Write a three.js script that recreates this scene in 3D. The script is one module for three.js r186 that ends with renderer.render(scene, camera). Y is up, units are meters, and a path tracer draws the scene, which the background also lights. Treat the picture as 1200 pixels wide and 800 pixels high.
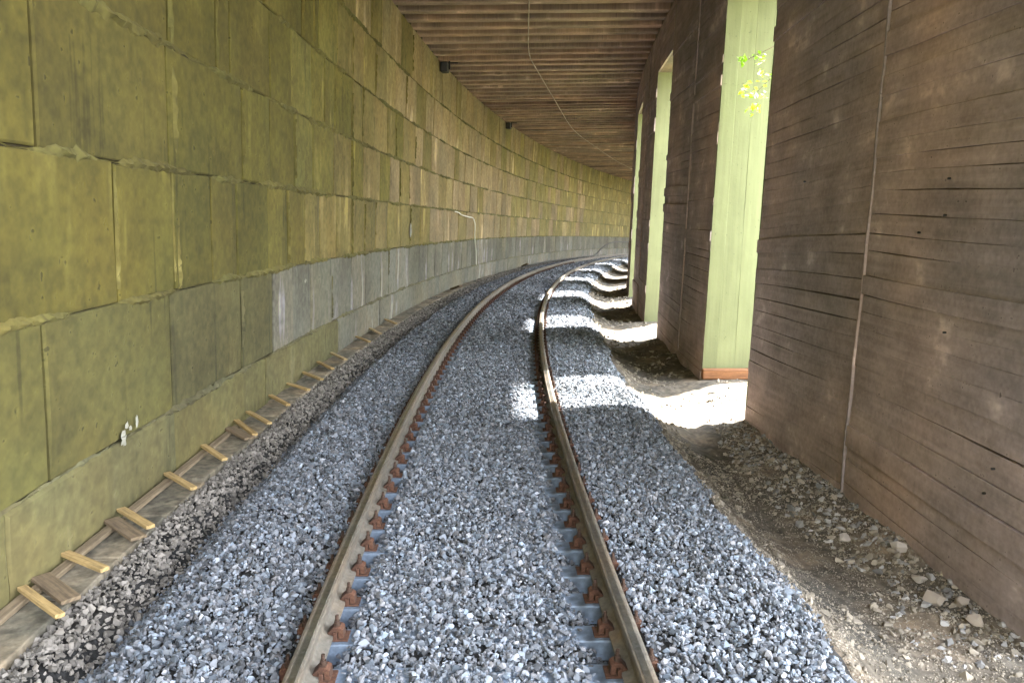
import * as THREE from 'three';
import { ConvexGeometry } from 'three/addons/geometries/ConvexGeometry.js';
import { RoundedBoxGeometry } from 'three/addons/geometries/RoundedBoxGeometry.js';
import { mergeGeometries, toCreasedNormals } from 'three/addons/utils/BufferGeometryUtils.js';

// ---------------------------------------------------------------- camera, sky, sun, exposure
const scene = new THREE.Scene();
const camera = new THREE.PerspectiveCamera(2 * Math.atan(400 / 900) * 180 / Math.PI, 1.5, 0.05, 3000);
camera.position.set(0, 2.05, 0);
camera.rotation.set(-Math.atan(139.7 / 900), 0, 0.0066, 'YXZ');

const SUN = new THREE.Vector3(0.587, 0.777, -0.2255).normalize();
// a hazy summer sky: pale towards the horizon, light blue overhead, brighter round the sun
const SW = 256, SH = 128, skyData = new Float32Array(SW * SH * 4);
for (let j = 0; j < SH; j++) for (let i = 0; i < SW; i++) {
  const up = ((j + 0.5) / SH - 0.5) * Math.PI, az = ((i + 0.5) / SW - 0.5) * 2 * Math.PI, y = Math.sin(up), x = Math.cos(up) * Math.cos(az), z = Math.cos(up) * Math.sin(az);
  const t = Math.pow(Math.max(0, y), 0.55), c = x * SUN.x + y * SUN.y + z * SUN.z, glow = 0.55 * Math.exp((c - 1) * 5), q = (j * SW + i) * 4;
  skyData[q] = 0.98 + (0.66 - 0.98) * t + glow; skyData[q + 1] = 0.95 + (0.74 - 0.95) * t + glow * 0.96; skyData[q + 2] = 0.88 + (0.86 - 0.88) * t + glow * 0.88; skyData[q + 3] = 1;
}
const skyTex = new THREE.DataTexture(skyData, SW, SH, THREE.RGBAFormat, THREE.FloatType);
skyTex.mapping = THREE.EquirectangularReflectionMapping; skyTex.magFilter = THREE.LinearFilter; skyTex.needsUpdate = true;
scene.background = skyTex; scene.environment = skyTex;

const sun = new THREE.DirectionalLight(new THREE.Color(1, 0.95, 0.84), 3.6);
sun.position.copy(SUN).multiplyScalar(80);
sun.castShadow = true;
sun.shadow.camera.left = -60; sun.shadow.camera.right = 60; sun.shadow.camera.top = 60; sun.shadow.camera.bottom = -60;
sun.shadow.camera.far = 250; sun.shadow.mapSize.set(4096, 4096);
sun.shadow.radius = 3;
scene.add(sun); scene.add(sun.target);

const renderer = new THREE.WebGLRenderer({ antialias: true });
renderer.setSize(1024, 682);
renderer.toneMapping = THREE.LinearToneMapping;
renderer.toneMappingExposure = 23;
renderer.shadowMap.enabled = true;

// ---------------------------------------------------------------- helpers
function rng(seed) { let a = seed >>> 0; return () => { a = (a + 0x6D2B79F5) >>> 0; let t = a; t = Math.imul(t ^ (t >>> 15), t | 1); t ^= t + Math.imul(t ^ (t >>> 7), t | 61); return ((t ^ (t >>> 14)) >>> 0) / 4294967296; }; }
const R = rng(7);
const rr = (a, b) => a + (b - a) * R();
const lerp = (a, b, t) => a + (b - a) * t;
const clamp = (x, a, b) => Math.min(b, Math.max(a, x));
const sm = (a, b, x) => { const t = clamp((x - a) / (b - a), 0, 1); return t * t * (3 - 2 * t); };
const hsh = (i, j, k = 0) => { let h = Math.imul(i, 374761393) + Math.imul(j, 668265263) + Math.imul(k, 2147483647 ^ 0x5bd1e995); h = Math.imul(h ^ (h >>> 13), 1274126177); return ((h ^ (h >>> 16)) >>> 0) / 4294967296; };
function vn(x, y, k = 0) { const i = Math.floor(x), j = Math.floor(y); let u = x - i, v = y - j; u = u * u * (3 - 2 * u); v = v * v * (3 - 2 * v); return lerp(lerp(hsh(i, j, k), hsh(i + 1, j, k), u), lerp(hsh(i, j + 1, k), hsh(i + 1, j + 1, k), u), v); }
function fb(x, y, k = 0, n = 3) { let a = 0, w = 0.5, t = 0; for (let i = 0; i < n; i++) { a += w * vn(x, y, k + i * 17); t += w; w *= 0.5; x *= 2.03; y *= 2.03; } return a / t; }

// the track's centre line: a gentle right-hand curve. s metres along it (s = 0 is 10 m ahead), o metres to the right of it
const DS = 0.05, SMIN = -120, SMAX = 160;
const NS = Math.round((SMAX - SMIN) / DS) + 1, CX = new Float64Array(NS), CZ = new Float64Array(NS);
const heading = s => 0.00677 + 0.00783 * s - (s > 0 ? 2e-5 * s * s : 0);
{ let x = 0, z = 0; const i0 = Math.round(-SMIN / DS); for (let i = 0; i < NS; i++) { CX[i] = x; CZ[i] = z; const t = heading(SMIN + (i + 0.5) * DS); x += Math.sin(t) * DS; z += Math.cos(t) * DS; } const x0 = CX[i0], z0 = CZ[i0]; for (let i = 0; i < NS; i++) { CX[i] += -0.309 - x0; CZ[i] += 10 - z0; } }
const grade = s => -0.00019 * Math.min(s * s, 6400);
function pt(s, o, h) { const f = clamp((s - SMIN) / DS, 0, NS - 1.001), i = Math.floor(f), u = f - i, t = heading(s); return [lerp(CX[i], CX[i + 1], u) + o * Math.cos(t), h + grade(s), -(lerp(CZ[i], CZ[i + 1], u) - o * Math.sin(t))]; }
const V = (s, o, h) => new THREE.Vector3(...pt(s, o, h));

const taken = {};
function numbered(n) { if (!(n in taken)) { taken[n] = 0; return n; } taken[n]++; return n + '_' + String(taken[n]).padStart(3, '0'); }
function mesh(name, g, m, parent = scene) { const o = new THREE.Mesh(g, m); o.name = parent === scene ? numbered(name) : name; o.castShadow = o.receiveShadow = true; parent.add(o); return o; }
function tag(o, label, category, group) { o.userData.label = label; o.userData.category = category; if (group) o.userData.group = group; return o; }
function thing(name, label, category, group) { const o = new THREE.Group(); o.name = numbered(name); scene.add(o); return tag(o, label, category, group); }
function struct(o) { o.userData.kind = 'structure'; return o; }

// grid of points -> geometry; P[j][i] = [x,y,z], UV[j][i]
function gridGeo(nu, nv, P, UV, flip) {
  const g = new THREE.BufferGeometry(), idx = [];
  for (let j = 0; j < nv; j++) for (let i = 0; i < nu; i++) { const a = j * (nu + 1) + i, b = a + 1, c = a + nu + 1, d = c + 1; if (flip) idx.push(a, c, b, b, c, d); else idx.push(a, b, c, b, d, c); }
  g.setAttribute('position', new THREE.Float32BufferAttribute(P, 3)); g.setAttribute('uv', new THREE.Float32BufferAttribute(UV, 2)); g.setIndex(idx); g.computeVertexNormals(); return g;
}
function sheet(us, vs, map, uvf) { const P = [], UV = []; for (const v of vs) for (const u of us) { P.push(...map(u, v)); UV.push(...(uvf ? uvf(u, v) : [u, v])); } return gridGeo(us.length - 1, vs.length - 1, P, UV, false); }
function steps(a, b, d) { const n = Math.max(1, Math.round((b - a) / d)), r = []; for (let i = 0; i <= n; i++) r.push(a + (b - a) * i / n); return r; }
// a piece with a worn rim: front at depth d = proud, sides running back to -depth. map(u, v, d)
let slabSeed = 1;
function slab(map, u0, u1, v0, v1, o = {}) {
  const { nx = 3, ny = 2, c = 0.012, depth = 0.05, proud = 0, amp = 0.003, ej = 0.004, ou = 0, ov = 0, swap = false, crease = 0.35 } = o, k = slabSeed++;
  const cc = Math.min(c, (u1 - u0) * 0.3, (v1 - v0) * 0.3);
  const mk = (a, b, n) => { const r = [a, a, a + cc]; for (let i = 1; i < n; i++) r.push(a + (b - a) * i / n); r.push(b - cc, b, b); return r; };
  const us = mk(u0, u1, nx), vs = mk(v0, v1, ny), P = [], UV = [], nu = us.length, nv = vs.length;
  for (let j = 0; j < nv; j++) for (let i = 0; i < nu; i++) {
    const edge = Math.min(i, j, nu - 1 - i, nv - 1 - j); let u = us[i], v = vs[j];
    const ju = (vn(v * 5 + k * 3.1, u * 3, 3) - 0.5) * 2 * ej, jv = (vn(u * 4 + k * 7.7, v * 3, 5) - 0.5) * 2 * ej;
    if (i < 3 || i > nu - 4) u += ju; if (j < 3 || j > nv - 4) v += jv;
    const d = edge === 0 ? -depth : edge === 1 ? proud - cc * 0.6 : proud + (vn(u * 2.2 + k, v * 2.2 - k, 9) - 0.5) * 2 * amp;
    P.push(...map(u, v, d)); UV.push(...(swap ? [v + ov, u + ou] : [u + ou, v + ov]));
  }
  const uc = (u0 + u1) / 2, vc = (v0 + v1) / 2, A = new THREE.Vector3(...map(uc, vc, 0)), B = new THREE.Vector3(...map(uc, vc, 1)), U = new THREE.Vector3(...map(uc + 0.01, vc, 0)), W = new THREE.Vector3(...map(uc, vc + 0.01, 0));
  const flip = U.sub(A).cross(W.sub(A)).dot(B.sub(A)) < 0;
  return toCreasedNormals(gridGeo(nu - 1, nv - 1, P, UV, flip), crease);
}
// solid running along the track with an (o, h) outline, closed at both ends
function sweep(s0, s1, ds, outline, o = {}) {
  const ss = o.ss || steps(s0, s1, ds), n = outline.length, P = [], UV = [], idx = [];
  let per = [0]; for (let i = 0; i < n; i++) { const a = outline[i], b = outline[(i + 1) % n]; per.push(per[i] + Math.hypot(a[0] - b[0], a[1] - b[1])); }
  for (const s of ss) for (let i = 0; i <= n; i++) { const q = outline[i % n]; P.push(...pt(s, q[0], q[1])); UV.push(s, per[i]); }
  for (let j = 0; j < ss.length - 1; j++) for (let i = 0; i < n; i++) { const a = j * (n + 1) + i, b = a + 1, c = a + n + 1, d = c + 1; idx.push(a, b, c, b, d, c); }
  let area = 0; for (let i = 0; i < n; i++) { const a = outline[i], b = outline[(i + 1) % n]; area += a[0] * b[1] - a[1] * b[0]; }
  const tris = THREE.ShapeUtils.triangulateShape(outline.map(q => new THREE.Vector2(q[0], q[1])), []);
  for (const [s, f] of [[ss[0], 0], [ss[ss.length - 1], 1]]) { const b0 = P.length / 3; for (const q of outline) { P.push(...pt(s, q[0], q[1])); UV.push(q[0], q[1]); } for (const t of tris) (f ? idx.push(b0 + t[0], b0 + t[2], b0 + t[1]) : idx.push(b0 + t[0], b0 + t[1], b0 + t[2])); }
  if (area < 0 !== !!o.flip) for (let i = 0; i < idx.length; i += 3) { const t = idx[i + 1]; idx[i + 1] = idx[i + 2]; idx[i + 2] = t; }
  const g = new THREE.BufferGeometry(); g.setAttribute('position', new THREE.Float32BufferAttribute(P, 3)); g.setAttribute('uv', new THREE.Float32BufferAttribute(UV, 2)); g.setIndex(idx);
  return toCreasedNormals(g, o.crease || 0.6);
}
const rect = (o0, o1, h0, h1) => [[o0, h0], [o1, h0], [o1, h1], [o0, h1]];
function tube(points, r, seg = 60, rad = 6) { return new THREE.TubeGeometry(new THREE.CatmullRomCurve3(points.map(p => p.isVector3 ? p : V(...p)), false, 'centripetal'), seg, r, rad, false); }

// ---------------------------------------------------------------- textures (computed)
function lattice(n, m, seed) { const a = new Float32Array(n * m), r = rng(seed); for (let i = 0; i < n * m; i++) a[i] = r(); return (x, y) => { const i = Math.floor(x), j = Math.floor(y); let u = x - i, v = y - j; u = u * u * (3 - 2 * u); v = v * v * (3 - 2 * v); const i0 = ((i % n) + n) % n, i1 = (i0 + 1) % n, j0 = ((j % m) + m) % m, j1 = (j0 + 1) % m; return lerp(lerp(a[j0 * n + i0], a[j0 * n + i1], u), lerp(a[j1 * n + i0], a[j1 * n + i1], u), v); }; }
function tex(w, h, f, srgb, rx, ry) {
  const d = new Uint8Array(w * h * 4);
  for (let j = 0; j < h; j++) for (let i = 0; i < w; i++) { const c = f(i / w, j / h), q = (j * w + i) * 4; d[q] = clamp(c[0] * 255, 0, 255); d[q + 1] = clamp(c[1] * 255, 0, 255); d[q + 2] = clamp(c[2] * 255, 0, 255); d[q + 3] = 255; }
  const t = new THREE.DataTexture(d, w, h); t.wrapS = t.wrapT = THREE.RepeatWrapping; t.magFilter = THREE.LinearFilter; t.minFilter = THREE.LinearMipmapLinearFilter; t.generateMipmaps = true; if (srgb) t.colorSpace = THREE.SRGBColorSpace; t.repeat.set(1 / rx, 1 / ry); t.needsUpdate = true; return t;
}
function oct(base, n, m, k) { const L = []; for (let i = 0; i < k; i++) L.push(lattice(n << i, m << i, base + i * 31)); return (u, v) => { let a = 0, w = 0.5, t = 0; for (let i = 0; i < k; i++) { a += w * L[i](u * (n << i), v * (m << i)); t += w; w *= 0.56; } return a / t; }; }
// weathered concrete: blotches, vertical runs of lime and dirt, pitting. 8 m by 6 m
const cA = oct(11, 6, 5, 7), cB = oct(51, 40, 5, 4), cC = oct(77, 9, 6, 4), cD = oct(99, 128, 96, 3), cE = oct(123, 90, 4, 4);
function concreteF(runs) {
  return (u, v) => {
    const blot = cA(u, v), run = cB(u, v * 0.999), g = cC(u, v), fine = cD(u, v), thin = cE(u, v);
    let m = 0.70 + 0.40 * (blot - 0.5) + 0.24 * (fine - 0.5);
    const lime = sm(0.62 - 0.05 * runs, 0.80, run) * sm(0.35, 0.7, g) * runs, dirt = sm(0.60, 0.78, thin) * sm(0.45, 0.65, 1 - g) * 0.35;
    m += lime * 0.26; m -= dirt * 0.4;
    const pit = sm(0.80, 0.86, fine) * 0.25; m -= pit;
    const hue = (g - 0.5) * 0.10;
    return [m * (1 + hue), m * (1 + lime * 0.02), m * (1 - hue * 1.2 + lime * 0.25)];
  };
}
const wallMap = tex(2048, 1536, concreteF(0.55), true, 8, 6), wallMapRuns = tex(2048, 1536, concreteF(1.25), true, 8, 6);
const wallBump = tex(1024, 768, (u, v) => { const a = 0.5 + 0.5 * (cA(u, v) - 0.5) + 0.35 * (cD(u, v) - 0.5) - 0.4 * sm(0.74, 0.82, cD(u, v)); return [a, a, a]; }, false, 8, 6);
// board-marked concrete: grain along u. 4 m by 2 m
const gA = oct(201, 6, 150, 4), gB = oct(231, 18, 26, 5), gC = oct(251, 4, 5, 4), gD = oct(271, 200, 200, 3);
const boardMap = tex(2048, 2048, (u, v) => { const g = gA(u, v), b = gB(u, v), c = gC(u, v), f = gD(u, v); const m = 0.74 + 0.15 * (g - 0.5) + 0.24 * (b - 0.5) + 0.26 * (c - 0.5) + 0.14 * (f - 0.5) - 0.3 * sm(0.8, 0.9, f) + 0.12 * sm(0.66, 0.8, b); const w = (c - 0.5) * 0.12; return [m * (1 + w), m, m * (1 - w)]; }, true, 6, 6.4);
const jambMap = tex(1024, 1024, (u, v) => { const m = 0.8 + 0.10 * (gA(u, v) - 0.5) + 0.10 * (gB(u, v) - 0.5) + 0.10 * (gC(u, v) - 0.5) - 0.2 * sm(0.8, 0.9, gD(u, v)); return [m, m, m]; }, true, 6, 6.4);
const boardBump = tex(2048, 2048, (u, v) => { const a = 0.5 + 0.6 * (gA(u, v) - 0.5) + 0.4 * (gD(u, v) - 0.5) + 0.3 * (gB(u, v) - 0.5); return [a, a, a]; }, false, 6, 6.4);
const dA = oct(301, 8, 8, 7), dB = oct(331, 64, 64, 4);
const dirtMap = tex(1024, 1024, (u, v) => { const a = dA(u, v), b = dB(u, v); const m = 0.66 + 0.5 * (a - 0.5) + 0.5 * (b - 0.5), w = (a - 0.5) * 0.15; return [m * (1 + w), m, m * (1 - w)]; }, true, 3, 3);
const dirtBump = tex(1024, 1024, (u, v) => { const a = 0.5 + 0.5 * (dA(u, v) - 0.5) + 0.7 * (dB(u, v) - 0.5); return [a, a, a]; }, false, 3, 3);
const tA = oct(401, 4, 40, 5), tB = oct(431, 30, 30, 3);
const timberMap = tex(512, 512, (u, v) => { const m = 0.76 + 0.42 * (tA(u, v) - 0.5) + 0.12 * (tB(u, v) - 0.5); return [m, m * 0.97, m * 0.92]; }, true, 0.8, 0.4);
const railMap = tex(512, 512, (u, v) => { const m = 0.74 + 0.28 * (dB(u, v) - 0.5) + 0.16 * (dA(u, v) - 0.5), w = (dA(v, u) - 0.5) * 0.16; return [m * (1 + w), m, m * (1 - w)]; }, true, 1.3, 1.1);
const rustMap = tex(512, 512, (u, v) => { const a = dA(u, v), b = dB(u, v), m = 0.72 + 0.6 * (a - 0.5) + 0.4 * (b - 0.5); return [m * 1.05, m * (0.92 + 0.3 * (b - 0.5)), m * (0.86 + 0.4 * (b - 0.5))]; }, true, 0.5, 0.5);

// ---------------------------------------------------------------- materials
const L = (r, g, b) => new THREE.Color().setRGB(r, g, b);
const std = (c, o = {}) => new THREE.MeshStandardMaterial({ color: c, roughness: 0.92, metalness: 0, ...o });
const wallM = (c, runs) => std(c, { map: runs ? wallMapRuns : wallMap, bumpMap: wallBump, bumpScale: 0.012, roughness: 0.95 });
const M = {
  olive: [wallM(L(0.19, 0.163, 0.03)), wallM(L(0.186, 0.16, 0.029)), wallM(L(0.193, 0.161, 0.033)), wallM(L(0.187, 0.163, 0.031))],
  limeRuns: [wallM(L(0.275, 0.24, 0.062), 1), wallM(L(0.25, 0.215, 0.05), 1)],
  oliveGrey: [wallM(L(0.19, 0.166, 0.042)), wallM(L(0.188, 0.166, 0.047))],
  oliveRuns: [wallM(L(0.29, 0.245, 0.055), 1), wallM(L(0.25, 0.21, 0.042), 1)],
  beige: [wallM(L(0.54, 0.405, 0.21), 1), wallM(L(0.51, 0.375, 0.20)), wallM(L(0.50, 0.375, 0.205)), wallM(L(0.54, 0.415, 0.185), 1)],
  tanned: [wallM(L(0.34, 0.27, 0.085), 1), wallM(L(0.37, 0.285, 0.11)), wallM(L(0.33, 0.26, 0.085))],
  moss: [wallM(L(0.42, 0.345, 0.115), 1), wallM(L(0.43, 0.35, 0.125))],
  grey: [wallM(L(0.285, 0.27, 0.21), 1), wallM(L(0.265, 0.252, 0.19)), wallM(L(0.30, 0.285, 0.23), 1)],
  greyGreen: [wallM(L(0.205, 0.184, 0.072)), wallM(L(0.212, 0.19, 0.08))],
  mortar: wallM(L(0.235, 0.203, 0.055)), mortarGrey: wallM(L(0.22, 0.2, 0.10)), joint: wallM(L(0.07, 0.055, 0.02)),
  pier: [0, 1, 2, 3].map(i => std([L(0.62, 0.49, 0.475), L(0.625, 0.493, 0.478), L(0.615, 0.487, 0.475), L(0.62, 0.495, 0.475)][i], { map: boardMap, bumpMap: boardBump, bumpScale: 0.006 })),
  pierCore: std(L(0.30, 0.235, 0.20), { map: boardMap, bumpMap: boardBump, bumpScale: 0.006 }),
  jamb: [0, 1].map(i => std([L(0.27, 0.29, 0.15), L(0.285, 0.3, 0.16)][i], { map: jambMap, bumpMap: boardBump, bumpScale: 0.003 })),
  beam: [0, 1, 2, 3].map(i => std([L(0.74, 0.52, 0.40), L(0.66, 0.46, 0.355), L(0.78, 0.55, 0.42), L(0.46, 0.31, 0.25)][i], { map: boardMap, bumpMap: boardBump, bumpScale: 0.004 })),
  slab: std(L(0.33, 0.215, 0.175), { map: boardMap, bumpMap: boardBump, bumpScale: 0.006 }),
  dirt: std(L(0.235, 0.195, 0.155), { map: dirtMap, bumpMap: dirtBump, bumpScale: 0.008, roughness: 1 }),
  bed: std(L(0.05, 0.05, 0.053), { map: dirtMap, bumpMap: dirtBump, bumpScale: 0.02, roughness: 1 }),
  grass: std(L(0.46, 0.43, 0.2), { map: dirtMap, bumpMap: dirtBump, bumpScale: 0.05, roughness: 1 }),
  hill: std(L(0.09, 0.14, 0.035), { map: dirtMap, roughness: 1 }),
  railHead: std(L(0.30, 0.255, 0.21), { map: railMap, metalness: 0.3, roughness: 0.6 }),
  band: std(L(0.56, 0.53, 0.49), { map: railMap, metalness: 0.9, roughness: 0.3 }),
  railFoot: std(L(0.30, 0.265, 0.225), { map: railMap, roughness: 0.8, metalness: 0.15 }),
  sleeper: std(L(0.38, 0.47, 0.62), { map: dirtMap, roughness: 0.55, metalness: 0.1 }),
  rust: std(L(0.115, 0.064, 0.042), { map: rustMap, roughness: 0.9 }), rustDark: std(L(0.09, 0.065, 0.052), { map: rustMap, roughness: 0.8, metalness: 0.2 }),
  timber: [L(0.62, 0.47, 0.24), L(0.58, 0.42, 0.20), L(0.66, 0.54, 0.33)].map(c => std(c, { map: timberMap, roughness: 0.8 })),
  timberOld: [L(0.26, 0.205, 0.15), L(0.32, 0.265, 0.20)].map(c => std(c, { map: timberMap, roughness: 0.9 })),
  timberOrange: std(L(0.36, 0.16, 0.075), { map: timberMap, roughness: 0.75 }),
  cover: [L(0.42, 0.355, 0.26), L(0.38, 0.33, 0.25), L(0.45, 0.39, 0.30)].map(c => std(c, { map: dirtMap, bumpMap: dirtBump, bumpScale: 0.006 })),
  stone: std(L(1, 1, 1), { roughness: 0.9 }),
  black: std(L(0.02, 0.02, 0.022), { roughness: 0.6 }), cable: std(L(0.36, 0.30, 0.25), { roughness: 0.6 }), white: std(L(0.75, 0.74, 0.70), { roughness: 0.8 }),
  lime: std(L(0.52, 0.50, 0.42), { map: wallMap }), scuff: std(L(0.66, 0.58, 0.54), { map: wallMap }),
  bark: std(L(0.14, 0.10, 0.07), { map: timberMap }),
  leaf: [L(0.24, 0.36, 0.05), L(0.19, 0.31, 0.04), L(0.30, 0.41, 0.06)].map(c => new THREE.MeshPhysicalMaterial({ color: c, roughness: 0.95, transmission: 0.45, thickness: 0, side: THREE.DoubleSide })),
  leafBright: new THREE.MeshPhysicalMaterial({ color: L(0.26, 0.48, 0.02), roughness: 0.9, transmission: 0.5, thickness: 0, side: THREE.DoubleSide }),
};
const pick = a => a[Math.floor(R() * a.length)];

// ---------------------------------------------------------------- ground
const HP = [[-3.4, 0], [-2.2, -0.03], [-2.08, 0.0], [-1.98, -0.05], [-1.88, -0.19], [-1.66, 0.0], [-1.35, 0.06], [-1.05, 0.055], [-0.9, 0.05], [-0.835, 0.03], [-0.67, -0.075], [-0.645, -0.06], [-0.6, -0.005], [-0.54, 0.02], [0, 0.03], [0.5, 0.018], [0.58, -0.02], [0.64, -0.085], [0.72, -0.06], [0.835, 0.055], [0.95, 0.07], [1.3, 0.065], [1.62, 0.05], [1.78, -0.02], [2.05, -0.22], [2.35, -0.31], [2.7, -0.29], [3.1, -0.22], [4.4, -0.12], [5.4, -0.12], [9, -0.2], [20, -0.5], [60, -4]];
function hb(s, o) {
  let i = 0; while (i < HP.length - 2 && o > HP[i + 1][0]) i++;
  const a = HP[i], b = HP[i + 1]; let h = lerp(a[1], b[1], clamp((o - a[0]) / (b[0] - a[0]), 0, 1));
  const w = o > 1.75 ? 1.6 : o < -1.0 ? 0.9 : Math.abs(o) < 0.5 ? 0.5 : 0.6;
  h += (fb(s * 1.3 + 40, o * 1.6 + 9, 2) - 0.5) * 0.07 * w;
  if (o > 1.8 && o < 6) h += (fb(s * 4 + 4, o * 4, 4) - 0.5) * 0.06 + (vn(s * 13, o * 13, 6) - 0.5) * 0.018;
  return h;
}
{
  const ss = [...steps(-120, -14, 4), ...steps(-13.8, -7.6, 0.2), ...steps(-7.5, 3, 0.06), ...steps(3.1, 16, 0.1), ...steps(16.3, 45, 0.3), ...steps(46, 150, 4)];
  const oBed = steps(-3.3, 1.84, 0.06), oDirt = [...steps(1.84, 4.6, 0.06), 4.8, 5.1, 5.4];
  struct(mesh('trackbed', sheet(oBed, ss, (o, s) => pt(s, o, hb(s, o) - 0.035)), M.bed));
  struct(mesh('dirt_ground', sheet(oDirt, ss, (o, s) => pt(s, o, hb(s, o) - (o < 1.85 ? 0.035 : 0))), M.dirt));
  const oG = [5.4, 5.7, 6, 6.5, 7, 8, 9, 10.5, 12, 15, 20, 28, 40, 60, 120, 300, 900];
  struct(mesh('grass_bank', sheet(oG, [...steps(-120, -30, 6), ...steps(-28, 60, 0.8), ...steps(64, 150, 6)], (o, s) => { const p = pt(s, Math.min(o, 60), hb(s, o) + (o > 5.5 && o < 60 ? (fb(s * 0.5, o * 0.5, 8) - 0.5) * 0.5 : 0)); if (o > 60) { p[0] += o - 60; p[1] = -4 - (o - 60) * 0.02; } return p; }), M.grass));
  struct(mesh('hillside', sheet([-2.75, -3.3, -4, -8, -14, -25, -45, -90], steps(-120, 150, 5), (o, s) => pt(s, o, o > -3.4 ? 6.9 + (o < -3 ? 0.4 : 0.25) : 7.2 + (-3.3 - o) * 0.72 + (fb(s * 0.3, o * 0.3, 3) - 0.5) * 1.2)), M.hill));
}

// ---------------------------------------------------------------- block retaining wall on the uphill side
const faceL = h => -2.49 + 0.031 * h;
const wallMapF = (s, h, d) => pt(s, faceL(h) + d, h);
{
  const W = thing('retaining_wall', 'long curved retaining wall of olive-stained concrete blocks facing the piers', 'wall');
  mesh('wall_backing', sweep(-30, 82, 1, [[-3.15, -0.6], [-2.53, -0.6], [-2.53 + 0.031 * 6.62, 6.62], [-3.15, 6.62]]), M.joint, W);
  const C = [0.53, 1.49, 2.44, 3.38, 4.33, 5.3, 6.4];
  const known = [[-9, -7.4, -5.6, -3.86, -2.2, -1.15, -0.35, 0.45, 1.6, 2.86, 3.9, 5.2], [-8.8, -6.9, -4.7, -3.76, -2.95, -2.3, -1.3, -0.55, 0.2, 0.95, 1.9, 2.86, 3.8, 4.7], [-8.7, -7.1, -5.55, -3.8, -2.1, -1.2, -0.25, 0.6, 1.7, 2.86, 3.7], [-8.5, -6.8, -5.2, -3.75, -2.75, -2.4, -1.2, -0.4, 0.55, 1.2, 1.75, 2.86, 3.6], [-8.7, -7, -5.1, -3.7, -2.4, -1.35, 0.1, 0.9, 1.9, 2.9, 3.7, 4.6], [-8.3, -6, -4.2, -2.6, -1.2, 0.2, 1.2, 2.3, 3.1, 4.2]];
  const farGeo = [], farLow = [], list = [];
  for (let c = 0; c < 6; c++) {
    const J = [...known[c]]; while (J[J.length - 1] < 80) J.push(J[J.length - 1] + rr(0.7, 1.45)); while (J[0] > -28) J.unshift(J[0] - rr(1.0, 1.8));
    for (let i = 0; i < J.length - 1; i++) list.push([c, J[i], J[i + 1]]);
  }
  const vis = list.filter(b => b[1] > -7.6).sort((a, b) => a[1] - b[1]).slice(0, 285), near = new Set(vis);
  for (const b of list) {
    const [c, s0, s1] = b, mid = (s0 + s1) / 2, n = fb(mid * 0.16, c * 0.6, 21);
    const gap = rr(0.011, 0.02), proud = rr(-0.006, 0.006);
    const g = slab(wallMapF, s0 + gap, s1 - gap, C[c] + rr(0.006, 0.012), C[c + 1] - rr(0.006, 0.012), { nx: near.has(b) ? 4 : 2, ny: near.has(b) ? 3 : 2, c: 0.014, depth: 0.06, proud, amp: 0.008, ej: near.has(b) ? 0.011 : 0.006, ou: Math.floor(R() * 5) * 1.63, ov: rr(0, 0.8) });
    if (!near.has(b)) { (c ? farGeo : farLow).push(g); continue; }
    let set;
    const q = mid + (n - 0.5) * 9 + rr(-1, 1);        // the algae thins out along the wall
    if (c === 0) set = q < -4.2 ? M.oliveGrey : q < 0 ? M.greyGreen : M.grey;
    else if (c > 1 && mid > -0.6 && mid < 1.8 && R() < 0.75) set = M.limeRuns;
    else if (q < 1.5) set = R() < 0.15 && mid > -2.6 ? M.oliveRuns : M.olive;
    else if (q < 5) set = R() < 0.35 ? M.oliveRuns : M.tanned;
    else if (q < 9) set = R() < 0.6 ? M.tanned : M.beige;
    else if (q < 24) set = R() < 0.8 ? M.beige : M.tanned;
    else set = R() < 0.5 ? M.moss : M.beige;
    mesh('concrete_block', g, pick(set), W);
  }
  const fg = mesh('distant_blocks', mergeGeometries(farGeo), M.moss[0], W); fg.userData.kind = 'stuff'; mesh('distant_lower_blocks', mergeGeometries(farLow), M.grey[1], W).userData.kind = 'stuff';
  // the plinth at the foot of the wall, cast in lengths
  let p = -7.6; const PJ = [-28, -20, -13, p]; for (const q of [-6.05, -3.86, -1.5, 1.9, 5, 8.4, 12, 16, 20, 25, 30, 36, 42, 50, 60, 81]) PJ.push(q);
  for (let i = 0; i < PJ.length - 1; i++) mesh('plinth_block', slab(wallMapF, PJ[i] + 0.006, PJ[i + 1] - 0.006, -0.3, 0.525, { nx: Math.max(3, Math.round((PJ[i + 1] - PJ[i]) * 2)), ny: 4, c: 0.02, depth: 0.05, proud: rr(0.012, 0.03), amp: 0.014, ej: 0.014, ou: R() * 7 }), PJ[i] < -1 ? pick(M.greyGreen) : pick(M.grey), W);
  // squeezed-out mortar along the bed joints, one seam to each course, and at one full-height construction joint
  const seam = (s0, s1, ds, f) => { const P = [], UV = [], ss = steps(s0, s1, ds), prof = [[-1, -0.02], [-0.8, 0.3], [-0.25, 1], [0.3, 0.85], [0.85, 0.25], [1, -0.02]]; for (const s of ss) for (const q of prof) { const r = f(s, q[0], q[1]); P.push(...r); UV.push(s, q[0] * 0.05 + 2); } return toCreasedNormals(gridGeo(prof.length - 1, ss.length - 1, P, UV, true), 0.9); };
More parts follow.
